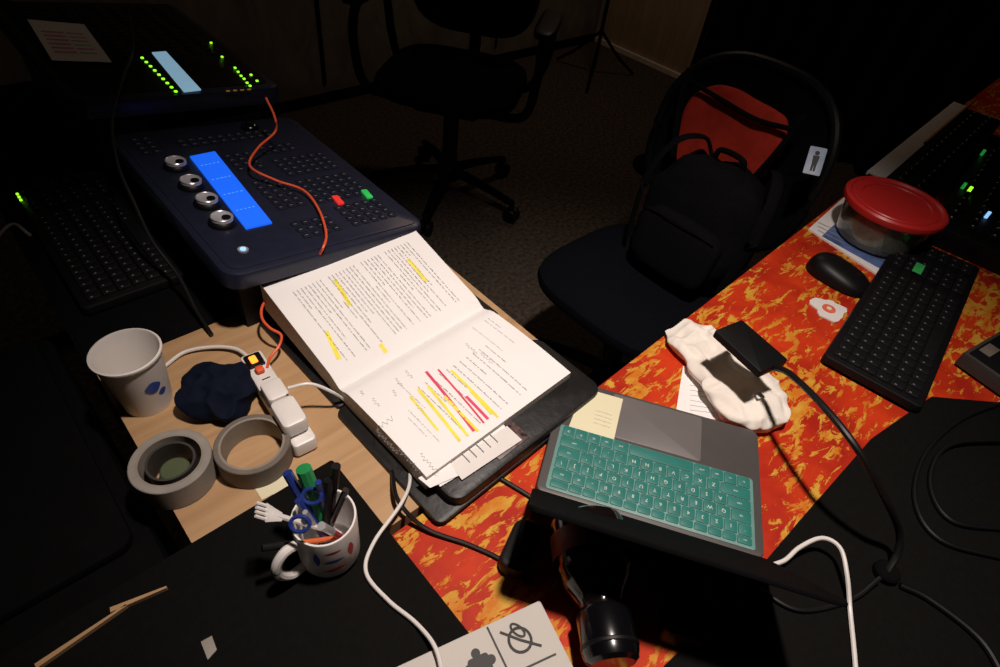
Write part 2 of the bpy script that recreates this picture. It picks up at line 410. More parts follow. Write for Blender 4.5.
SCR=mat('dark_screen',(.003,.003,.004),.25,spec=.3)
ll=MB(); ll.slab(-.004,lw+.004,0,ld,-.0055,0,BLKM,.012,.0015,n=6); ll.slab(.004,lw-.004,.004,ld-.004,-.0002,.0006,SCR,.009,.0002)
ll.obj('screen_lid',Ml,parent=laptop)

# ---------------- cloth glove ----------------
so=MB(); pts=[at(679,326,TZ+.012),at(700,346,TZ+.014),at(726,373,TZ+.016),at(750,399,TZ+.018),at(781,424,TZ+.013)]
wid=[.030,.046,.052,.054,.058,.064,.070,.072,.060,.026]
def rsock(t):
    q=t*(len(wid)-1); i=min(int(q),len(wid)-2); f=q-i; return wid[i]*(1-f)+wid[i+1]*f
so.tube(pts,rsock,SOCK,seg=64,n=26,flat=.22)
ax=(pts[-1]-pts[0]).normalized(); pr=Vector((-ax.y,ax.x,0))
for i,v in enumerate(so.v):
    a_=(v-pts[0]).dot(ax); b_=(v-pts[0]).dot(pr)
    rid=1-abs(noise.noise(Vector((a_*16,b_*42,.5))))*2.2
    rid2=1-abs(noise.noise(Vector((a_*45+3,b_*30,2.5))))*2
    up_=1 if v.z>TZ+.012 else 0
    v.z=max(TZ+.001,v.z+up_*(rid*.007+rid2*.003))
    v.x+=noise.noise(v*30)*.010; v.y+=noise.noise(v*30+Vector((5,5,5)))*.010
so.obj('white_cloth_glove',T(*pts[2]),world=True,ang=80)
lbm=MB(); M=frame((753,392),(765,390),TZ+.044); lbm.slab(0,.014,-.014,0,0,.0006,PAPER,.001,.0002,M=M)
lbm.strip((.002,-.004),(.012,-.004),.0012,.0008,INK,M); lbm.strip((.002,-.007),(.012,-.007),.0012,.0008,INK,M);lbm.strip((.002,-.010),(.009,-.010),.0012,.0008,INK,M); lbm.obj('cloth_label',M,world=True)
mb=MB(); mb.prism([loc(UV,x,y,TZ) for x,y in((683,366),(742,372),(732,424),(676,411))],TZ,TZ+.0008,PAPER)
for k in range(6):
    a=loc(UV,690,385+k*5,TZ+.001); b=loc(UV,705+k%3*5,388+k*5,TZ+.001); mb.strip(a,b,.0012,TZ+.001,INK2)
mb.obj('paper_sheet',UV)

# ---------------- gooseneck lamp ----------------
gl=MB(); HZ=.85
GM=frame((714,332),(760,374),HZ)
hx=loc(GM,760,374)[0]; hy=loc(GM,735,316)[1]
gl.slab(0,hx,0,hy,-.010,.004,BLK,.003,.0015,M=GM)
gl.slab(.004,hx-.004,.004,hy-.004,-.0115,-.0098,LEDW,.002,.0004,M=GM)
b0=at(884,574,TZ+.004)
gl.tube([GM@Vector((hx-.004,hy/2,-.002)),at(790,374,.87),at(825,408,.89),at(858,450,.885),at(885,498,.84),at(899,530,.79),at(898,552,.765),b0+Z*.008],.0048,RUB,seg=10)
gl.cyl(.016,0,.012,BLKM,T(*b0),c=.003)
gl.obj('gooseneck_lamp',T(*b0),world=True)

# ---------------- mouse ----------------
MM=frame((812,262),(866,292),TZ); mo=MB()
def fm(p):
    if p.z<0: p.z*=.05
    p.z*=1-.25*(p.x/.058)
    return p
mo.sq(.066,.042,.034,BLK,e=.75,fn=fm); mo.cyl(.006,-.004,.004,KEY,T(.032,0,.026)@RX(math.pi/2))
cM=at(837,278,TZ+.003); M=MM.copy(); M.translation=cM; mo.obj('computer_mouse',M)

mb=MB(); c=at(828,310,TZ); pl=[]
for k in range(24):
    a=2*math.pi*k/24; r=.033*(1+.14*math.sin(3*a+.5)+.07*math.sin(7*a)+.06*math.sin(5*a+1)); pl.append((r*math.cos(a),r*math.sin(a)*1.0))
mb.prism(pl,.0003,.003,WHT); mb.cyl(.013,.003,.0045,mat('sticker_red',(.7,.14,.08),.5)); mb.cyl(.005,.0045,.005,STK)
mb.obj('sticker_wrapper',T(*c))

# ---------------- food container + booklet ----------------
bk=MB(); Q=[loc(UV,x,y,TZ) for x,y in((808,230),(846,196),(922,252),(880,278))]; bk.prism(Q,TZ,TZ+.004,PAPER)
Q=[loc(UV,x,y,TZ+.005) for x,y in((822,236),(838,221),(905,257),(883,270))]; bk.prism(Q,TZ+.004,TZ+.005,mat('booklet_blue',(.09,.14,.32),.5,var=.4,scale=30))
for k in range(3):
    a=loc(UV,818,230-k*4,TZ+.0055); b=loc(UV,845,244-k*5,TZ+.0055); bk.strip(a,b,.002,TZ+.0056,INK2)
bk.obj('printed_booklet',UV)
fc=MB(); lid=at(897,201,TZ+.105); M=T(lid.x,lid.y,TZ+.0065)
fc.lathe([(.001,0),(.078,0),(.085,.006),(.098,.085),(.101,.086),(.099,.086),(.096,.085),(.083,.008),(.076,.003),(.001,.003)],CLEAR,M,48)
def ff(p): p.z+=noise.noise(Vector((p.x*60,p.y*60,1)))*.008 if p.z>0 else 0; return p
fc.sq(.082,.082,.026,FOOD,M@T(0,0,.034),e=1,e2=.4,fn=ff)
fc.lathe([(.1,.082),(.107,.083),(.109,.088),(.108,.096),(.104,.100),(.098,.100),(.094,.096),(.001,.0955)],LIDR,M,56)
fc.lathe([(.09,.0965),(.088,.0985),(.074,.0985),(.072,.0965)],LIDR,M,56)
fc.obj('food_container',M,world=True)

# ---------------- keyboards ----------------
def keyboard(name,M,Lx,Wy,rows_=6,cols=21,m=KEY,led=False,body=BLK,th_=.018,inset=.012):
    k=MB(); k.slab(0,Lx,0,Wy,0,th_,body,.01,.004,n=5)
    px=(Lx-2*inset)/cols; py=(Wy-2*inset)/rows_
    for r in range(rows_):
        c=0
        while c<cols:
            w=1
            if r==0 and 5<=c<=9: w=5 if c==5 else 1
            xa=inset+c*px
            if not (c==15 or c==19):
                k.slab(xa+.0012,xa+px*w-.0012,inset+r*py+.0012,inset+(r+1)*py-.0012,th_-.001,th_+.005,m,.0025,.0015,n=2)
                k.slab(xa+.004,xa+.0065,inset+r*py+py*.55,inset+r*py+py*.7,th_+.004,th_+.0053,LEG,.0003,.0001,n=1)
            c+=w
    if led:
        for i in range(3): k.cyl(.0022,th_,th_+.003,LEDG,T(Lx-.03-.012*i,Wy-.006,0),seg=8)
    return k.obj(name,M)
p0=at(923,409,TZ+.022); p1=at(815,368,TZ+.022)
x=(at(880,268,TZ+.022)-p1).normalized(); x.z=0
KM=mk(x,Z.cross(x),Z,Vector((p0.x,p0.y,TZ+.0045)))
wy=(KM.inverted()@p1).y
keyboard('computer_keyboard',KM,.56,abs(wy),6,22)
c=at(919,268,TZ+.03); Mt=KM.copy(); Mt.translation=Vector((c.x,c.y,TZ+.0285))
g=MB(); g.slab(-.022,.022,-.009,.009,0,.0012,GRN,.001,.0003); g.obj('green_tape_strip',Mt)
M=mk(B2,-A2,Z,W(.185,.90,WZ+.002)); keyboard('computer_keyboard.001',M,.42,.16,6,21,led=True)

# midi keyboard
MK=frame((868,172),(955,102),TZ+.05); o=MK.translation.copy(); o.z=TZ
MK=mk(MK.col[0].xyz,MK.col[1].xyz,Z,o); le=(at(955,102,TZ+.05)-at(868,172,TZ+.05)).length
mk_=MB(); mk_.slab(0,le,-.15,.0,.0,.045,BLK,.008,.004)
n=int(le/.02)
for i in range(n): mk_.slab(.006+i*.02,.006+i*.02+.0192,-.042,.004,.04,.050,WHT,.001,.001,n=1)
for r in range(2):
    for i in range(int(le/.045)): mk_.cyl(.008,.045,.058,KEY,T(.03+i*.045,-.075-.045*r,0),c=.002,seg=14); mk_.slab(.028+i*.045,.032+i*.045,-.071-.045*r,-.067-.045*r,.058,.059,LEG,.0003,.0001,n=1)
mk_.obj('midi_keyboard',MK)
pc=MB(); a=at(925,143,TZ+.065); b=at(975,100,TZ+.065); pc.tube([a,(a+b)/2,b],.0045,BRN,seg=6); pc.obj('brown_pencil',T(*a),world=True)
# mixer
mx=MB()
MX=frame((925,232),(1002,120),TZ+.05); o=MX.translation.copy(); o.z=TZ; MX=mk(MX.col[0].xyz,MX.col[1].xyz,Z,o)
mx.slab(.06,.70,-.42,-.0,0,.05,BLK,.01,.005)
for r in range(8):
    for i in range(13):
        mx.cyl(.0065,.05,.063,KEY,T(.10+i*.044,-.03-.046*r,0),c=.0015,seg=12); mx.slab(.098+i*.044,.102+i*.044,-.029-.046*r,-.026-.046*r,.063,.0638,WHT,.0003,.0001,n=1)
        mx.slab(.116+i*.044,.12+i*.044,-.036-.046*r,-.024-.046*r,.05,.0505,LEG,.0003,.0001,n=1)
for p,m in(((972,187),LEDG),((966,183),LEDG2),((990,212),LEDB),((985,150),LEDG2)):
    x,y=loc(MX,p[0],p[1],.066); mx.cyl(.004,.05,.066,m,T(x,y,0),seg=10)
mx.obj('audio_mixer',MX)
GB=frame((966,350),(1014,322),TZ+.04); o=GB.translation.copy(); o.z=TZ+.0045; GB=mk(GB.col[0].xyz,GB.col[1].xyz,Z,o)
g=MB(); g.slab(0,.16,-.09,0,0,.030,GREYM,.004,.002); g.slab(.006,.15,-.084,-.006,.030,.032,BLK,.002,.0005); g.slab(.015,.06,-.092,-.089,.01,.026,BLK,.001,.0005)
g.slab(.03,.07,-.03,-.01,.032,.033,TAPEB,.001,.0003); g.obj('audio_interface_box',GB)

# ---------------- consoles ----------------
ta=math.radians(7)
xs=(A2*math.cos(ta)-Z*math.sin(ta)).normalized()
MS=mk(xs,B2,xs.cross(B2),W(.195,.712,.872))
cs=MB()
cs.slab(0,.365,0,.505,-.035,0,CONS,.03,.008,n=8)
cs.slab(.012,.353,.012,.493,0,.0015,CONS,.02,.001,n=6)
Mi=MS.inverted()@UV
cs.prism([(.215,.74),(.54,.74),(.54,1.19),(.215,1.19)],WZ+.002,.80,BLK,Mi)
cs.prism([(.215,.74),(.30,.74),(.30,1.19),(.215,1.19)],.80,.835,BLK,Mi)
console=cs.obj('lighting_console',MS)
d=MB()
P=[loc(MS,x,y,.003) for x,y in((190,157),(215,152),(272,223),(246,229))]
d.prism(P,.0015,.0048,LCD)
cx=[Vector(p) for p in P]
for k in range(4):
    a=cx[0].lerp(cx[3],.16+.21*k); b=cx[1].lerp(cx[2],.16+.21*k)
    for j in range(5): d.strip(a.lerp(b,.12+.16*j),a.lerp(b,.20+.16*j+.02*((j*k)%3)),.0024,.0050,LCDT)
KF=mat('knob_face',(.5,.5,.55),.35,metal=.3)
for px,py in((176,163),(191,182),(207,200),(222,219)):
    x,y=loc(MS,px,py,.01); M=T(x,y,.0015)
    d.lathe([(.0215,0),(.0215,.003),(.0185,.008),(.017,.009)],BLK,M,28)
    d.lathe([(.017,.009),(.0165,.013),(.0155,.014),(.013,.0125),(.001,.0115)],KF,M,28)
    d.lathe([(.0165,.0125),(.0172,.0135),(.0160,.0148),(.0150,.014)],SIL,M,28)
    d.cyl(.0068,.0115,.0145,BLK,M@T(.005,-.005,0),seg=16)
def block(x0,y0,nx,ny,p=.0185,s=.0145,m=CKEY):
    for i in range(nx):
        for j in range(ny):
            d.slab(x0+i*p,x0+i*p+s,y0+j*p,y0+j*p+s,.001,.0035,m,.002,.001,n=2)
            d.slab(x0+i*p+.004,x0+i*p+.0095,y0+j*p+.006,y0+j*p+.0078,.0034,.0038,LEG,.0003,.0001,n=1)
block(.147,.045,4,3); block(.24,.045,5,4); block(.152,.14,3,6); block(.225,.135,6,5); block(.225,.245,6,4); block(.10,.41,10,2); block(.152,.29,3,4); block(.225,.34,4,2); block(.03,.40,2,4)
for px,py,m in((338,199,LEDR),(367,193,LEDG2)):
    x,y=loc(MS,px,py,.006); a=Vector(loc(MS,px-7,py-8,.006))-Vector(loc(MS,px+7,py+8,.006)); Mr_=T(x,y,0)@RZ(math.atan2(a.y,a.x))
    d.slab(-.015,.015,-.006,.006,.001,.0058,m,.002,.001,n=2,M=Mr_)
x,y=loc(MS,243,249,.004); d.cyl(.008,.001,.004,SIL,T(x,y,0)); d.cyl(.0045,.004,.005,LEDB,T(x,y,0))
x,y=loc(MS,250,127,.004); d.sq(.018,.018,.012,BLKG,T(x,y,.003),e=1)
d.obj('control_panel',MS,parent=console)
MT=mk(xs,B2,xs.cross(B2),W(.165,1.24,.93))
c2=MB(); c2.slab(0,.40,0,.60,-.045,0,CONS,.03,.01,n=8); c2.slab(.02,.38,.02,.58,0,.002,BLK,.02,.001)
Mi=MT.inverted()@UV
c2.prism([(.19,1.25),(.53,1.25),(.53,1.82),(.19,1.82)],WZ+.002,.83,BLK,Mi)
c2.prism([(.19,1.25),(.28,1.25),(.28,1.82),(.19,1.82)],.83,.875,BLK,Mi)
con2=c2.obj('fader_console',MT)
d2=MB()
P=[loc(MT,x,y,.003) for x,y in((152,53),(166,52),(201,90),(184,92))]; d2.prism(P,.002,.0048,LCD2)
for i in range(9):
    px=142+i*4.2; py=57+i*4.2; x,y=loc(MT,px,py,.005); d2.slab(x-.0028,x+.0028,y-.0025,y+.0025,.002,.0048,LEDG,.001,.0005,n=1)
for px,py in((211,42),(222,56),(235,67),(238,71),(241,75),(244,78),(247,82),(250,85),(257,80),(251,74)):
    x,y=loc(MT,px,py,.005); d2.slab(x-.0025,x+.0025,y-.0025,y+.0025,.002,.0048,LEDG,.001,.0005,n=1)
for i in range(4):
    x,y=loc(MT,228+i*7,90-i*.5,.005); d2.slab(x-.004,x+.004,y-.002,y+.002,.002,.004,LEDY,.001,.0005,n=1)
for i in range(14):
    for j in range(9):
        x=.05+j*.035; y=.2+i*.026
        d2.slab(x,x+.014,y,y+.014,.0015,.0040,KEY,.002,.001,n=2)
d2.obj('fader_panel',MT,parent=con2)
mb=MB(); P=[loc(MT,x,y,.008) for x,y in((27,19),(84,24),(112,62),(52,60))]; mb.prism(P,.0065,.0075,PAPER)
PK=mat('print_pink',(.75,.25,.35),.6); GK=mat('print_green',(.3,.6,.35),.6)
q=[Vector(p) for p in P]
for k in range(6):
    a=q[0].lerp(q[3],.3+.1*k); b=q[1].lerp(q[2],.3+.1*k); mb.strip(a.lerp(b,.12),a.lerp(b,.5),.010,.0078,PK); mb.strip(a.lerp(b,.55),a.lerp(b,.85),.008,.0078,GK if k%2 else PK)
mb.obj('printed_sheet',MT)

# ---------------- cables on console ----------------
cable('orange_cable',[(266,98,.935),(275,118,.915),(275,132,.89),(258,148,.88),(250,166,.877),(275,180,.866),(303,190,.858),(318,208,.858),(326,232,.862),(323,248,.866),(313,262,.82),(300,275,.79),(276,290,.79),(263,305,.795),(262,318,.79),(270,328,.785),(281,335,.78),(279,346,.77),(270,358,.765),(267,368,.767)],.0022,ORC)
cable('black_cable',[(128,10,.95),(133,45,.955),(122,80,.95),(112,120,.925),(118,165,.90),(135,205,.87),(152,240,.83),(178,275,.79),(196,310,.76),(212,335,.745)],.003,RUB)
cable('white_cable.003',[(30,235,.75),(10,225,.75),(-20,260,.745)],.003,TAPEW)

# ---------------- cups, tapes ----------------
b=at(149,400,WZ); cu=MB(); M=T(b.x,b.y,WZ+.0005)
cu.lathe([(.001,.004),(.028,.004),(.029,0),(.031,0),(.041,.096),(.0435,.098),(.0435,.101),(.041,.102),(.0395,.099),(.029,.008),(.001,.008)],WCUP,M,48)
def on_cone(mb,ang,z,w,h,m,M,r0=.031,r1=.041,H=.096,n=8):
    vs=[];fs=[]
    for k in range(n+1):
        a=ang+(k/n-.5)*w
        for zz in(z-h/2*math.sin(math.pi*(k+.5)/(n+1)),z+h/2*math.sin(math.pi*(k+.5)/(n+1))):
            r=r0+(r1-r0)*zz/H+.0006; vs.append((r*math.cos(a),r*math.sin(a),zz))
    for k in range(n): fs.append((2*k,2*k+2,2*k+3,2*k+1))
    mb.add(vs,fs,m,M)
on_cone(cu,-.5,.055,.6,.022,BLUE,M); on_cone(cu,-.2,.038,.35,.012,BLUE,M)
cu.obj('paper_cup',M,world=True)
def tape(name,px,py,H,ro,ri_,m,inside=None,z=WZ):
    c=at(px,py,z+H); M=T(c.x,c.y,z+.0005); t=MB()
    t.lathe([(ri_+.003,0),(ro-.001,0),(ro,.001),(ro,H-.001),(ro-.001,H),(ri_+.003,H)],m,M,48)
    t.lathe([(ri_+.003,H),(ri_,H),(ri_,0),(ri_+.003,0)],CORE,M,48)
    if inside: inside(t,M,H)
    return t.obj(name,M,world=True)
def ins(t,M,H):
    t.lathe([(.029,.002),(.029,H*.95),(.026,H*.95),(.026,.003)],GREYM,M,36); t.cyl(.018,.002,.02,mat('green_tape_roll',(.07,.09,.04),.6),M,c=.002)
tape('gaffer_tape_roll',170,460,.040,.0475,.036,TAPEW,ins)
tape('gaffer_tape_roll.001',252,443,.036,.0475,.038,TAPEB)
c=at(220,392,WZ+.02); n_=MB()
def fn(p):
    a=math.atan2(p.y,p.x); r=1+.10*math.sin(5*a+2*p.z*60)+.25*noise.noise(p*26)
    rd=1-abs(noise.noise(p*38+Vector((2,1,3))))*1.6
    p=Vector((p.x*r,p.y*r,p.z*(1+.25*noise.noise(p*20))+rd*.008-.004))
    if p.z<-.018: p.z=-.018
    return p
n_.sq(.052,.045,.026,NAVY,e=.9,nu=72,nv=40,fn=fn); n_.obj('navy_cloth_pouch',T(c.x,c.y,WZ+.0185),ang=80)

# ---------------- power strip & adapters ----------------
PS=frame((256,364),(322,470),WZ+.03); o=PS.translation.copy(); o.z=WZ+.0005; PS=mk(PS.col[0].xyz,PS.col[1].xyz,Z,o)
ps=MB(); ps.slab(-.03,.165,-.015,.018,0,.026,WHT,.006,.004,n=5)
ps.slab(-.024,.004,-.011,.013,.026,.029,BLK,.002,.001); ps.slab(-.018,-.003,-.005,.005,.028,.031,LEDO,.002,.001)
ps.slab(.05,.088,-.014,.016,.026,.043,WHT,.006,.004,n=5); ps.slab(.098,.150,-.018,.016,.026,.054,WHT,.008,.005,n=5)
for x in(.03,.038,.046): ps.slab(x,x+.002,-.004,.008,.026,.0265,BLK,.0003,.0001,n=1)
ps.slab(.008,.020,-.006,.006,.026,.034,ORC,.003,.002)
ps.obj('power_strip',PS)
cable('white_cable',[(165,366,WZ+.004),(185,352,WZ+.006),(212,347,WZ+.008),(236,349,WZ+.01),(252,360,WZ+.015)],.003,WHT)
cable('white_cable.001',[(288,388,.80),(310,384,.80),(332,392,.78),(350,404,WZ+.006),(378,425,WZ+.004),(404,452,WZ+.004),(410,478,.750),(402,502,.764),(374,542,.762),(366,572,.762),(388,600,.762),(415,622,.763),(434,645,.772),(442,672,.772),(446,700,.772)],.0024,WHT)
mb=MB(); mb.prism([loc(UV,x,y,WZ) for x,y in((252,484),(292,470),(296,484),(262,500))],WZ+.0002,WZ+.001,STK); mb.obj('sticky_note_pad',UV)

# ---------------- pen mug ----------------
b=at(331,552,BZ); M=T(b.x,b.y,BZ+.0005); H=.086; pm=MB()
pm.lathe([(.001,.001),(.030,.001),(.032,.003),(.0345,.01),(.0350,H-.002),(.0345,H),(.0325,H),(.0315,H-.003),(.030,.012),(.027,.007),(.001,.006)],WHT,M,48)
hd=(at(292,562,BZ+.045)-Vector((b.x,b.y,BZ+.045))); hd.z=0; hd.normalize()
hp=[Vector((0,0,H*.82))+hd*.033,Vector((0,0,H*.86))+hd*.05,Vector((0,0,H*.7))+hd*.062,Vector((0,0,H*.45))+hd*.062,Vector((0,0,H*.22))+hd*.05,Vector((0,0,H*.2))+hd*.032]
pm.tube(hp,.0055,WHT,M,seg=10,flat=1)
for k in range(3):
    on_cone(pm,-1.05,.026+.02*k,.75-.1*k,.006,(RED,BLUE,RED)[k],M,.0345,.0350)
on_cone(pm,-.45,.052,.25,.028,RED,M,.0345,.0350); on_cone(pm,-1.55,.055,.2,.03,BLUE,M,.0345,.0350)
mug=pm.obj('pen_mug',M,world=True)
def stick(name,px,py,z,r,m,off=(0,0),cap=None,z0=.012):
    a=M@Vector((off[0],off[1],z0)); q=at(px,py,z); s=MB(); s.tube([a,(a+q)/2,q],r,m,seg=10,n=2)
    if cap:
        d=(q-a).normalized(); s.tube([q-d*.035,q-d*.01,q+d*.002],r*1.25,cap,seg=10,n=2)
    o=s.obj(name,T(*a),world=True,parent=mug); return o
stick('green_marker',304,470,.89,.0068,GCAP,(.005,.0),GCAP)
stick('blue_marker',288,474,.88,.0045,BPEN,(.01,-.01),BPEN)
stick('blue_pen',318,482,.89,.0035,BPEN,(0,.01))
stick('black_pen',336,467,.895,.004,BLKG,(-.005,.012),BLK)
stick('black_marker',328,480,.88,.005,BLK,(.0,-.012))
stick('black_pen_b',346,490,.87,.0038,BLKG,(-.012,-.01))
stick('blue_pen_b',298,500,.87,.0040,BPEN,(.015,-.01))
stick('orange_pencil',264,548,.835,.0030,OPEN_,(.020,-.0),BLK,z0=.045)
stick('red_pen',322,526,.87,.0035,RED,(.02,.01),SIL)
q=at(272,514,.87); a=M@Vector((.015,.0,.05)); s=MB(); s.tube([a,(a+q)/2,q],.003,WHT,seg=8,n=2)
d_=(q-a).normalized(); sd=d_.cross(Z).normalized()
s.tube([q-d_*.012,q-d_*.002,q+d_*.007],lambda t:.005+.006*t,WHT,seg=10,flat=.25)
for k in(-1.5,-.5,.5,1.5): s.tube([q+d_*.005+sd*k*.005,q+d_*.013+sd*k*.005,q+d_*.019+sd*k*.0048],.0018,WHT,seg=6,n=2)
s.obj('plastic_fork',T(*a),world=True,parent=mug)
s=MB(); 
for (px,py) in((312,496),(300,524)):
    c=at(px,py,.87); pts=[c+R*.010*math.cos(k*math.pi/6)+U*.008*math.sin(k*math.pi/6) for k in range(13)]; s.tube(pts,.0022,BPEN,seg=8,n=2)
s.tube([M@Vector((0,0,.02)),at(305,512,.865)],.003,SIL,seg=6,n=2); s.obj('scissors',T(*b),world=True,parent=mug)

# ---------------- sign ----------------
SZ=.763
SM=frame((540,600),(385,672),SZ)
sg=MB(); SIGN=mat('sign_board',(.52,.49,.45),.6,var=.04,scale=8); SG=mat('sign_black',(.015,.015,.015),.6); sg.slab(0,.26,0,.24,-.004,0,SIGN,.003,.001)
def sl(px,py): return loc(SM,px,py,.0)
sg.strip(sl(487,627),sl(522,700),.0022,.0004,SG); sg.strip(sl(556,654),sl(440,708),.0022,.0004,SG); 
c=Vector(sl(520,640)); ccx,ccy=c.x,c.y
def loop(cx,cy,rx,ry,r,a0=0,a1=360,rot=0):
    pts=[]
    for k in range(25):
        a=math.radians(a0+(a1-a0)*k/24); px_=rx*math.cos(a); py_=ry*math.sin(a)
        pts.append((cx+px_*math.cos(rot)-py_*math.sin(rot),cy+px_*math.sin(rot)+py_*math.cos(rot),.0006))
    sg.tube(pts,r,SG,n=1,seg=6,flat=.3)
loop(ccx,ccy,.0125,.0125,.0015); loop(ccx-.002,ccy-.010,.0045,.009,.0013,0,360,.5)
sg.tube([(ccx+.017,ccy-.016,.0006),(ccx,ccy,.0006),(ccx-.019,ccy+.015,.0006)],.0014,SG,n=1,seg=6,flat=.3)
c=Vector(sl(479,662)); 
sg.prism([(c.x+p[0],c.y+p[1]) for p in rrect(-.012,.012,-.006,.014,.004)],0,.0008,SG)
for dx,dy,r in((0,-.009,.005),(-.013,.003,.005),(.013,.003,.005)): sg.cyl(r,0,.0009,SG,T(c.x+dx,c.y+dy,0),seg=18)
sg.obj('pictogram_sign',SM)

# ---------------- dark bottle lying in front of the laptop, cap towards the camera ----------------
br=.047; az=TZ+br+.001
P1=at(613,664,az); P2=at(592,556,az); M=axisM(P1,P2); bo=MB()
bo.lathe([(.001,-.001),(.024,-.001),(.029,.003),(.031,.010),(.031,.050),(.029,.054)],BLKG,M,56)
bo.lathe([(.0312,.014),(.0322,.015),(.0322,.018),(.0312,.019)],BLK,M,40)
bo.lathe([(.027,.052),(.026,.060),(.030,.068),(.040,.082),(.046,.096),(br,.106),(br,.150),(.045,.158),(.038,.163),(.001,.164)],GLASS,M,56)
bo.lathe([(br+.0003,.112),(br+.0006,.113),(br+.0006,.140),(br+.0003,.141)],LABEL,M,56)
bo.obj('dark_bottle',M,world=True)

AM=frame((508,540),(540,555),TZ+.03); o=AM.translation.copy(); o.z=TZ; AM=mk(AM.col[0].xyz,AM.col[1].xyz,Z,o)
ab=MB(); ab.slab(-.002,.035,-.03,.04,0,.026,BLK,.014,.005,n=6); ab.obj('power_adapter',AM)
AM=frame((665,590),(705,602),TZ+.03); o=AM.translation.copy(); o.z=TZ+.0005; AM=mk(AM.col[0].xyz,AM.col[1].xyz,Z,o)
ab=MB(); ab.slab(0,.05,-.05,.05,0,.035,BLK,.008,.004,n=6); ab.obj('power_adapter.001',AM)

cable('black_cable.002',[(392,470,WZ+.004),(398,500,.762),(425,528,TZ+.008),(470,545,TZ+.004),(505,562,TZ+.004),(530,585,TZ+.004)],.003,RUB)
cable('black_cable.003',[(500,478,TZ+.004),(520,490,TZ+.004),(545,505,TZ+.004),(570,515,TZ+.004)],.003,RUB)
Z2=TZ+.008
cable('black_cable.004',[(1010,400,Z2),(960,420,Z2),(925,455,Z2),(915,500,Z2),(940,540,Z2),(1010,560,Z2)],.0035,BLK)
cable('black_cable.005',[(1010,440,Z2+.006),(950,445,Z2+.006),(930,480,Z2),(950,520,Z2),(1010,530,Z2)],.0035,BLK)
cable('black_cable.006',[(900,585,Z2),(930,600,Z2),(980,640,Z2),(1010,690,Z2)],.004,BLK)
cable('black_cable.007',[(760,590,Z2),(800,610,Z2),(850,600,Z2),(880,578,Z2+.01)],.003,RUB)
cable('white_cable.002',[(768,566,.752),(785,560,.756),(800,547,.764),(822,538,.77),(840,548,.77),(847,575,.76),(850,610,TZ+.008),(854,650,TZ+.008),(858,700,TZ+.008)],.0028,WHT)

# ---------------- chairs ----------------
def office_chair(name,pos,face,fab,arms=True,meshback=False,S=1):
    y=Vector((face[0],face[1],0)).normalized(); x=y.cross(Z); M=mk(x,y,Z,Vector((pos[0],pos[1],0)))
    c=MB()
    c.sq(.245 if arms else .235,.24,.045,fab,T(0,0,.455),e=.55,e2=.7,nu=40,nv=14)
    c.slab(-.12,.12,-.12,.12,.37,.415,BLKM,.02,.01)
    c.cyl(.028,.12,.38,BLK); c.cyl(.045,.07,.14,BLK,c=.01)
    for k in range(5):
        a=2*math.pi*k/5+.3; e=Vector((math.cos(a),math.sin(a),0))
        c.tube([e*.03+Z*.11,e*.15+Z*.10,e*.29+Z*.075],lambda t:.024-.009*t,BLKM,seg=10,flat=.7)
        n=Vector((-e.y,e.x,0))
        for s_ in(-1,1):
            Mc=mk(e,Z,n,e*.29+Z*.028+n*.014*s_); c.cyl(.028,-.009,.009,BLK,Mc,c=.004)
        c.cyl(.008,.03,.08,BLK,T(*(e*.29)))
    c.tube([(0,-.10,.39),(0,-.26,.39),(0,-.31,.45),(0,-.32,.62)],.022,BLKM,flat=.6)
    Mb=T(0,-.30,.76)@RX(math.radians(8))
    if meshback:
        pts=[]
        for k in range(33):
            a=2*math.pi*k/32; f=lambda w,e:math.copysign(abs(w)**e,w)
            pts.append(Vector((.232*f(math.cos(a),.75),-.0+.05*math.cos(a)**2,.225*f(math.sin(a),.75))))
        c.tube(pts,.013,BLK,Mb,seg=10,n=2)
        rs=[]
        for j in range(9):
            s_=j/8; rs.append([Vector((p.x*s_,p.y*s_*s_-.002,p.z*s_)) if s_>0 else Vector((p.x*.001,0,p.z*.001)) for p in pts[:-1]])
        c.rings(rs,FAB,Mb,cap=False)
    else:
        def fb(p): p.y+=.9*p.x*p.x; return p
        c.sq(.235,.045,.24,fab,Mb,e=.6,e2=.6,nu=36,nv=18,fn=fb)
    if arms:
        for s_ in(-1,1):
            c.tube([(s_*.14,.10,.40),(s_*.27,.11,.42),(s_*.30,.13,.55),(s_*.30,.10,.66),(s_*.30,-.05,.68),(s_*.30,-.17,.64),(s_*.29,-.2,.5),(s_*.24,-.16,.41),(s_*.13,-.12,.40)],.015,BLK,seg=10)
            c.sq(.035,.13,.015,BLK,T(s_*.30,.02,.685),e=.5)
    if S!=1: c.v=[v*S for v in c.v]
    return c.obj(name,M),M
office_chair('office_chair',(-.33,2.33),(-.1,-1),FAB,S=1.14)
cp=Vector((.33,1.27,0))+B2*.045-A2*.005+Vector((.06,-.01,0))
ch,CM=office_chair('office_chair.001',(cp.x,cp.y),(-A2.x,-A2.y),FABN,arms=False,meshback=True)
bp=MB(); ctr=Vector((.465,1.335,0)); lc=CM.inverted()@ctr
Mp=CM@T(lc.x,lc.y,.50+.155)@RX(math.radians(12))
def fbp(p):
    p=p*(1+.09*noise.noise(p*14)+.04*noise.noise(p*40)); p.x*=1-.3*max(0,p.z/.17)**2; return p
bp.sq(.150,.085,.150,FAB,Mp,e=.55,e2=.55,nu=56,nv=34,fn=fbp)
bp.sq(.115,.035,.08,FAB,Mp@T(0,.085,-.06),e=.5,nu=40,nv=20,fn=fbp)
bp.tube([(-.10,.112,.0),(0,.125,.008),(.10,.112,.0)],.0018,BLKM,Mp,seg=6)
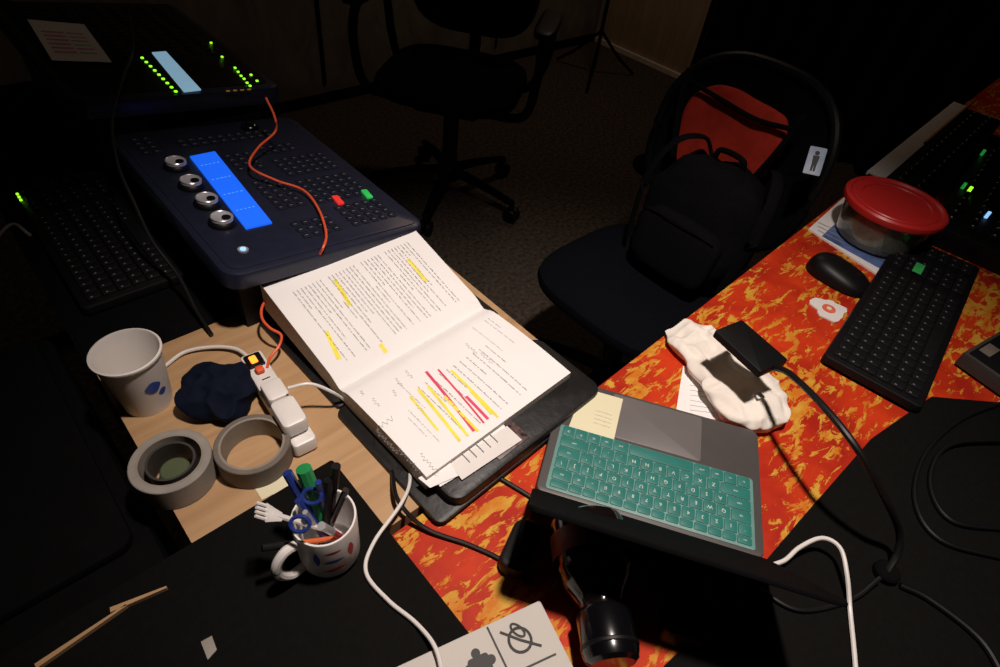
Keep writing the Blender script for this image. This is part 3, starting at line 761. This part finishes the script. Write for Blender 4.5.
bp.tube([(-.04,0,.145),(-.03,.01,.175),(.03,.01,.175),(.04,0,.145)],.007,BLKM,Mp,seg=8)
for s_ in(-1,1): bp.tube([(s_*.07,-.05,.14),(s_*.1,-.03,.175),(s_*.14,.03,.15),(s_*.16,.06,.05),(s_*.15,.05,-.12)],.014,FAB,Mp,seg=8,flat=.35)
bp.obj('backpack',Mp,world=True,ang=60)
rj=MB(); Mr=CM@T(.02,-.262,.770)@RX(math.radians(8))
def frj(p):
    p.x*=1+.2*(p.z/.17); p.y+=.02+.8*p.x*p.x+.014*noise.noise(Vector((p.x*18,0,p.z*9))); p.z+=.02*noise.noise(Vector((p.x*12,3,0))); return p
rj.sq(.13,.016,.150,REDF,Mr,e=.5,e2=.6,nu=48,nv=30,fn=frj)
for s_ in(-1,1): rj.tube([(s_*.155,.055,.16),(s_*.135,.062,.05),(s_*.09,.062,-.08),(s_*.02,.06,-.15)],.014,FAB,Mr,seg=8,flat=.5)
rj.tube([(-.15,.065,.13),(-.06,.055,.115),(.03,.05,.12),(.14,.065,.135)],.006,BLKM,Mr)
rj.obj('red_jacket',Mr,world=True,ang=60)
q=at(815,161,.88); nz=Vector((-.25,-.65,.72)).normalized(); up=at(819,145,.90)-at(811,179,.86); yv=(up-nz*up.dot(nz)).normalized()
Mg=mk(yv.cross(nz),yv,nz,q); lt=MB()
lt.slab(-.018,.018,-.032,.032,-.001,.001,mat('tag_pale_blue',(.34,.42,.54),.5),.003,.0004,M=Mg)
lt.cyl(.005,.001,.0015,SG,Mg@T(0,.018,0)); lt.prism([(-.007,.012),(.007,.012),(.0055,-.006),(.005,-.024),(.001,-.024),(0,-.008),(-.001,-.024),(-.005,-.024),(-.0055,-.006)],.001,.0016,SG,Mg)
lt.tube([Mg@Vector((0,.028,0)),Mg@Vector((-.01,.04,-.01)),Mg@Vector((-.03,.045,-.03))],.0015,BLKM)
lt.obj('luggage_tag',Mg,world=True)
st=MB(); b=at(592,76,0); st.cyl(.011,.05,2.0,BLKM,T(*b),seg=12)
for k in range(3):
    a=2*math.pi*k/3+.4; e=Vector((math.cos(a),math.sin(a),0)); st.tube([b+Z*.28,b+e*.16+Z*.12,b+e*.3+Z*.012],.009,BLKM,seg=8)
st.tube([b+Z*1.55,b+Z*1.6+A2*.2,b+Z*1.5+A2*.5],.009,BLKM,seg=8); st.obj('microphone_stand',T(*b),world=True)
b=W(2.6,1.4,0); st=MB(); st.cyl(.012,.02,1.6,BLKM,T(*b),seg=12); st.lathe([(.14,0),(.14,.015),(.02,.03),(.001,.03)],BLKM,T(*b),36); st.obj('microphone_stand.001',T(*b),world=True)

# ---------------- lights ----------------
def spot(name,pos,tgt,e,col,ang,blend,r):
    l=bpy.data.lights.new(name,'SPOT'); l.energy=e; l.color=col; l.spot_size=math.radians(ang); l.spot_blend=blend; l.shadow_soft_size=r
    o=bpy.data.objects.new(name,l); sc.collection.objects.link(o); o.location=pos
    o.rotation_euler=(Vector(tgt)-Vector(pos)).to_track_quat('-Z','Y').to_euler(); return o
spot('work_light',(.15,.40,2.4),(.18,.63,.74),134,(1,.86,.78),71,1,.05)
def point(name,pos,e,col,r=.1):
    l=bpy.data.lights.new(name,'POINT'); l.energy=e; l.color=col; l.shadow_soft_size=r
    o=bpy.data.objects.new(name,l); sc.collection.objects.link(o); o.location=pos
point('room_fill_light',(.35,3.3,2.5),12,(1,.74,.54))  # added fill without a fixture, lifts the back wall and floor
w=bpy.data.worlds.new('world'); sc.world=w; w.use_nodes=True; w.node_tree.nodes['Background'].inputs[0].default_value=(.012,.010,.010,1); w.node_tree.nodes['Background'].inputs[1].default_value=.3
